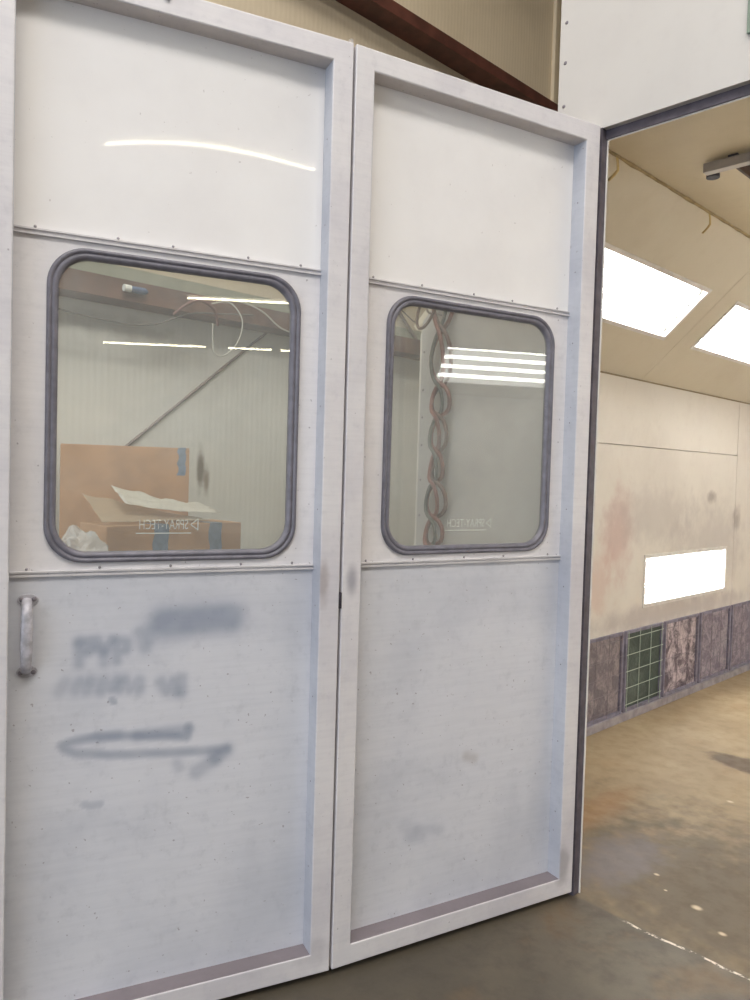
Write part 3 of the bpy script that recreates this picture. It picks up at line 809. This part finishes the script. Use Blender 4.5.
# rack with the boxes
t = empty('storage_rack', (-1.62, -.85, 0), label='grey steel rack carrying the cardboard boxes behind the left door', cat='rack')
MB().box(-.50, .40, -.75, .55, 1.06, 1.09).build('top_shelf', M_rack, t, .003)
MB().box(-.50, .40, -.75, .55, .30, .325).build('lower_shelf', M_rack, t, .003)
for sx in (-.48, .36):
    for sy in (-.73, .51): MB().box(sx - .0, sx + .03, sy, sy + .03, 0, 1.06).build('leg', M_rack, t)

def carton(loc, rz, L, Wd, H, label, tapes, open_flaps=False, mat=M_card):
    r = empty('cardboard_box', loc, label=label, cat='box', group='cardboard boxes on the rack'); r.rotation_euler = (0, 0, rz)
    e = .004
    # shell: local x = depth (front at 0, back at -Wd), y = along
    mb = MB().box(-e, 0, 0, L, 0, H).box(-Wd, -Wd + e, 0, L, 0, H).box(-Wd + e, -e, 0, e, 0, H).box(-Wd + e, -e, L - e, L, 0, H).box(-Wd + e, -e, e, L - e, 0, e)
    mb.build('box_body', mat, r, .001)
    MB().box(-Wd * .5 + .001, -.001, .001, L - .001, H, H + e).build('flap', M_card2, r, .001)
    MB().box(-Wd + .001, -Wd * .5 - .001, .001, L - .001, H, H + e).build('flap', M_card2, r, .001)
    for a, b, h in tapes:
        n = 7; P = []
        vs = []
        fs = []
        for k in range(n + 1):
            z = H + .0052 - k * h / n
            wob = .006 * math.sin(k * 2.1 + a * 30)
            vs += [(.0012, a + wob, z), (.0012, b + wob * .5, z)]
        for k in range(n): fs.append((2 * k, 2 * k + 1, 2 * k + 3, 2 * k + 2))
        o = MB().add(vs, fs).add([(-.09, a + .004, H + .0052), (-.09, b - .004, H + .0052), (.0012, b, H + .0052), (.0012, a, H + .0052)], [(0, 1, 2, 3)]).build('tape', M_tape, r)
        sm = o.modifiers.new('s', 'SOLIDIFY'); sm.thickness = .0008; sm.offset = 1
    return r
carton((-1.40, -1.22, 1.094), .02, .645, .24, .262, 'lower cardboard box with blue-grey tape straps behind the left window', [(.205, .275, .28), (.475, .54, .25)])
carton((-1.895, -1.205, 1.094), -.38, .56, .20, .594, 'taller plain cardboard box behind, leaning paper against its front', [(.508, .544, .13)])
# crumpled paper on the lower box
n = 18; vs = []; fs = []
for i in range(n + 1):
    for j in range(n + 1):
        u = i / n; v = j / n
        y = -1.10 + .44 * u; xx = -1.49 - .13 * v + .04 * u
        z = 1.402 + .07 * v * (1 - u * .6) + .045 * (1 - u) * (1 - u) + .012 * noise.noise(Vector((u * 5, v * 5, 1))) + .008 * abs(noise.noise(Vector((u * 13, v * 11, 4))))
        vs.append((xx, y, z))
for i in range(n):
    for j in range(n):
        a = i * (n + 1) + j; fs.append((a, a + 1, a + n + 2, a + n + 1))
o = MB().add(vs, fs, True).build('paper_sheet', M_paper, label='crumpled printed paper sheet lying on the lower cardboard box', cat='paper')
o.modifiers.new('s', 'SOLIDIFY').thickness = .001
# masking film sagging from the tall box
n = 16; vs = []; fs = []
for i in range(n + 1):
    for j in range(n + 1):
        u = i / n; v = j / n
        y = -1.22 + .52 * u; xx = -1.635 + .20 * v
        z = 1.366 + .11 * (1 - v) * (1 - u) + .008 * noise.noise(Vector((u * 6, v * 4, 9))) + .006
        vs.append((xx, y, z))
for i in range(n):
    for j in range(n):
        a = i * (n + 1) + j; fs.append((a, a + 1, a + n + 2, a + n + 1))
MB().add(vs, fs, True).build('masking_film', M_film, label='tan translucent film draped in front of the taller cardboard box', cat='film')
# clear plastic bag left of the lower box
bm = bmesh.new(); bmesh.ops.create_icosphere(bm, subdivisions=4, radius=1)
for v in bm.verts:
    p = v.co.copy(); k = 1 + .28 * noise.noise(p * 2.2) + .14 * abs(noise.noise(p * 6))
    v.co = Vector((p.x * .10 * k, p.y * .105 * k, p.z * .135 * k))
    v.co.z = max(v.co.z, -.118)
me = bpy.data.meshes.new('plastic_bag'); bm.to_mesh(me); bm.free(); me.materials.append(M_plastic.m)
for p in me.polygons: p.use_smooth = False
o = bpy.data.objects.new('plastic_bag', me); COL.objects.link(o); o.location = (-1.36, -1.345, 1.212)
props(o, 'crumpled clear plastic bag left of the lower cardboard box', 'bag')

# hoses hanging in a daisy chain on the booth front
NODES = [2.52, 2.25, 2.00, 1.865, 1.71, 1.575, 1.415, 1.29, 1.18, 1.08]
CX =    [-.72, -.725, -.72, -.725, -.73, -.735, -.735, -.745, -.75, -.75]
AMP =   [1.0, 1.05, 1.0, .75, .55, 1.05, .8, .8, .8]
def hose(mat, r, ph, amp, label, yo, zmin=1.08):
    P = []
    for i in range(len(NODES) - 1):
        if NODES[i] < zmin: break
        sgn = 1 if (i + ph) % 2 == 0 else -1
        A = amp * AMP[i] * (1 + .12 * math.sin(i * 2.3 + ph * 1.7))
        za, zb = NODES[i], NODES[i + 1]
        for k in range(8):
            u = k / 8
            P.append((CX[i] * (1 - u) + CX[i + 1] * u + sgn * A * math.sin(PI * u), YF - yo - .016 * sgn * math.cos(PI * u) , za * (1 - u) + zb * u + .012 * math.sin(2 * PI * u)))
    o = MB().tube(P, r, 8).build('air_hose', mat, label=label, cat='hose', group='hoses on the booth front')
    return o
hose(M_hose[0], .0095, 0, .056, 'reddish rubber hose looped in a hanging chain behind the right window', .035)
hose(M_hose[1], .0095, 1, .052, 'brown hose entwined with the red hose in the hanging chain', .035)
hose(M_hose[2], .008, 0, .034, 'thin grey hose running inside the chain of loops', .062)
hose(M_hose[0], .009, 1, .028, 'inner reddish hose of the hanging chain', .062)
o = MB().tube([(CX[0] - .05 + .06 * math.cos(a) * 1, YF - .09, 2.33 + .072 * math.sin(a) + .05 * math.cos(a)) for a in [2 * PI * k / 24 for k in range(24)]], .007, 8, closed=True).build('air_hose', M_hose[3], label='wide brown hose loop sticking out left at the top of the chain', cat='hose', group='hoses on the booth front')
t = empty('wall_hook', (-.765, YF, 2.31), label='small steel hook bracket holding the hoses on the booth front', cat='hook')
MB().box(-.035, .012, -.004, 0, -.03, .012).build('plate', M_bar, t)
MB().tube(spline([(0, -.002, 0), (0, -.05, -.004), (0, -.09, 0), (0, -.10, .03)], 5), .005, 8).build('prong', M_bar, t)

# ------------------------------------------------------------------ shop lights
def shoplamp(x, y0, y1, z, label):
    r = empty('tube_lamp', (x, (y0 + y1) / 2, z), label=label, cat='lamp', group='hanging shop tube lamps'); h = (y1 - y0) / 2
    MB().add([(-.09, -h, .03), (.09, -h, .03), (.05, -h, .09), (-.05, -h, .09), (-.09, h, .03), (.09, h, .03), (.05, h, .09), (-.05, h, .09)],
             [(0, 1, 2, 3), (7, 6, 5, 4), (0, 4, 5, 1), (1, 5, 6, 2), (2, 6, 7, 3), (3, 7, 4, 0)]).build('housing', M_reflector, r)
    MB().tube([(0, -h + .03, 0), (0, h - .03, 0)], .013 if x < 5 else .019, 10).build('tube', M_shoptube, r)
    for s in (-1, 1): MB().box(-.02, .02, min(s * h, s * (h - .0295)), max(s * h, s * (h - .0295)), -.02, .03).build('end_cap', M_cap, r)
    for s in (-1, 1): MB().tube([(0, s * h * .7, .09), (0, s * h * .7, 6.2 - z)], .004, 6).build('hanger', M_rod, r)
shoplamp(4.3, -2.80, -.70, 4.25, 'hanging tube lamp whose glow streaks the left door upper sheet')
shoplamp(10.4, -2.9, -.95, 4.4, 'hanging tube lamp mirrored near the top of the left window')
shoplamp(15.6, -5.45, -3.1, 4.4, 'far tube lamp mirrored left of the middle in the left window')
shoplamp(15.6, -2.65, -1.6, 4.4, 'short far tube lamp mirrored right in the left window')
shoplamp(15.6, -1.45, .3, 4.4, 'far tube lamp mirrored at the right edge of the left window')

def area(name, loc, rot, sx, sy, power, col):
    l = bpy.data.lights.new(name, 'AREA'); l.shape = 'RECTANGLE'; l.size = sx; l.size_y = sy; l.energy = power; l.color = col
    o = bpy.data.objects.new(name, l); COL.objects.link(o); o.location = loc; o.rotation_euler = rot
    return o
M_roof_panel = Mat('added_glow_panel', .5); M_roof_panel.color((.85, .88, .86)); M_roof_panel.put(M_roof_panel.b.inputs['Emission Color'], (1, .97, .93)); M_roof_panel.b.inputs['Emission Strength'].default_value = 1.5  # glowing roof panels and their area lamps, added to light doors and wall
for i, (sx, sy, pw) in enumerate(((-.2, -1.9, 105), (2.7, -3.0, 225), (-.2, -7.9, 50), (4.4, -7.9, 100))):
    MB().box(sx - .6, sx + .6, sy - 2, sy + 2, 6.17, 6.199).build('window_%d' % (i + 1), M_roof_panel, kind='structure')
    area('added_roof_fill', (sx, sy, 6.15), (0, 0, 0), 1.2, 4, pw, (1, .95, .88))
area('unseen_entrance_daylight', (2.8, -12.1, 2.3), (PI / 2, 0, 0), 9.0, 4.5, 370, (.74, .85, 1))  # daylight of the unseen entrance, sized to its widened opening

w = bpy.data.worlds.new('World'); S.world = w; w.use_nodes = True
w.node_tree.nodes['Background'].inputs[0].default_value = (.66, .80, 1, 1); w.node_tree.nodes['Background'].inputs[1].default_value = 1.0

# ------------------------------------------------------------------ camera
cam = bpy.data.cameras.new('Camera'); co = bpy.data.objects.new('Camera', cam); COL.objects.link(co); S.camera = co
F = Vector((-.7158, .6974, -.0344)).normalized(); U = Vector((-.0446, .0036, .99900)); U = (U - F * U.dot(F)).normalized(); R = F.cross(U)
co.matrix_world = Matrix(((R.x, U.x, -F.x, 1.540), (R.y, U.y, -F.y, -2.606), (R.z, U.z, -F.z, 1.6), (0, 0, 0, 1)))
cam.sensor_fit = 'VERTICAL'; cam.sensor_height = 24; cam.lens = 24 * .77783; cam.clip_start = .05; cam.clip_end = 60
v = S.view_settings; v.view_transform = 'Standard'; v.look = 'None'; v.exposure = 0; v.gamma = 1; v.use_curve_mapping = False
S.cycles.max_bounces = 10; S.cycles.transparent_max_bounces = 12; S.cycles.use_denoising = True
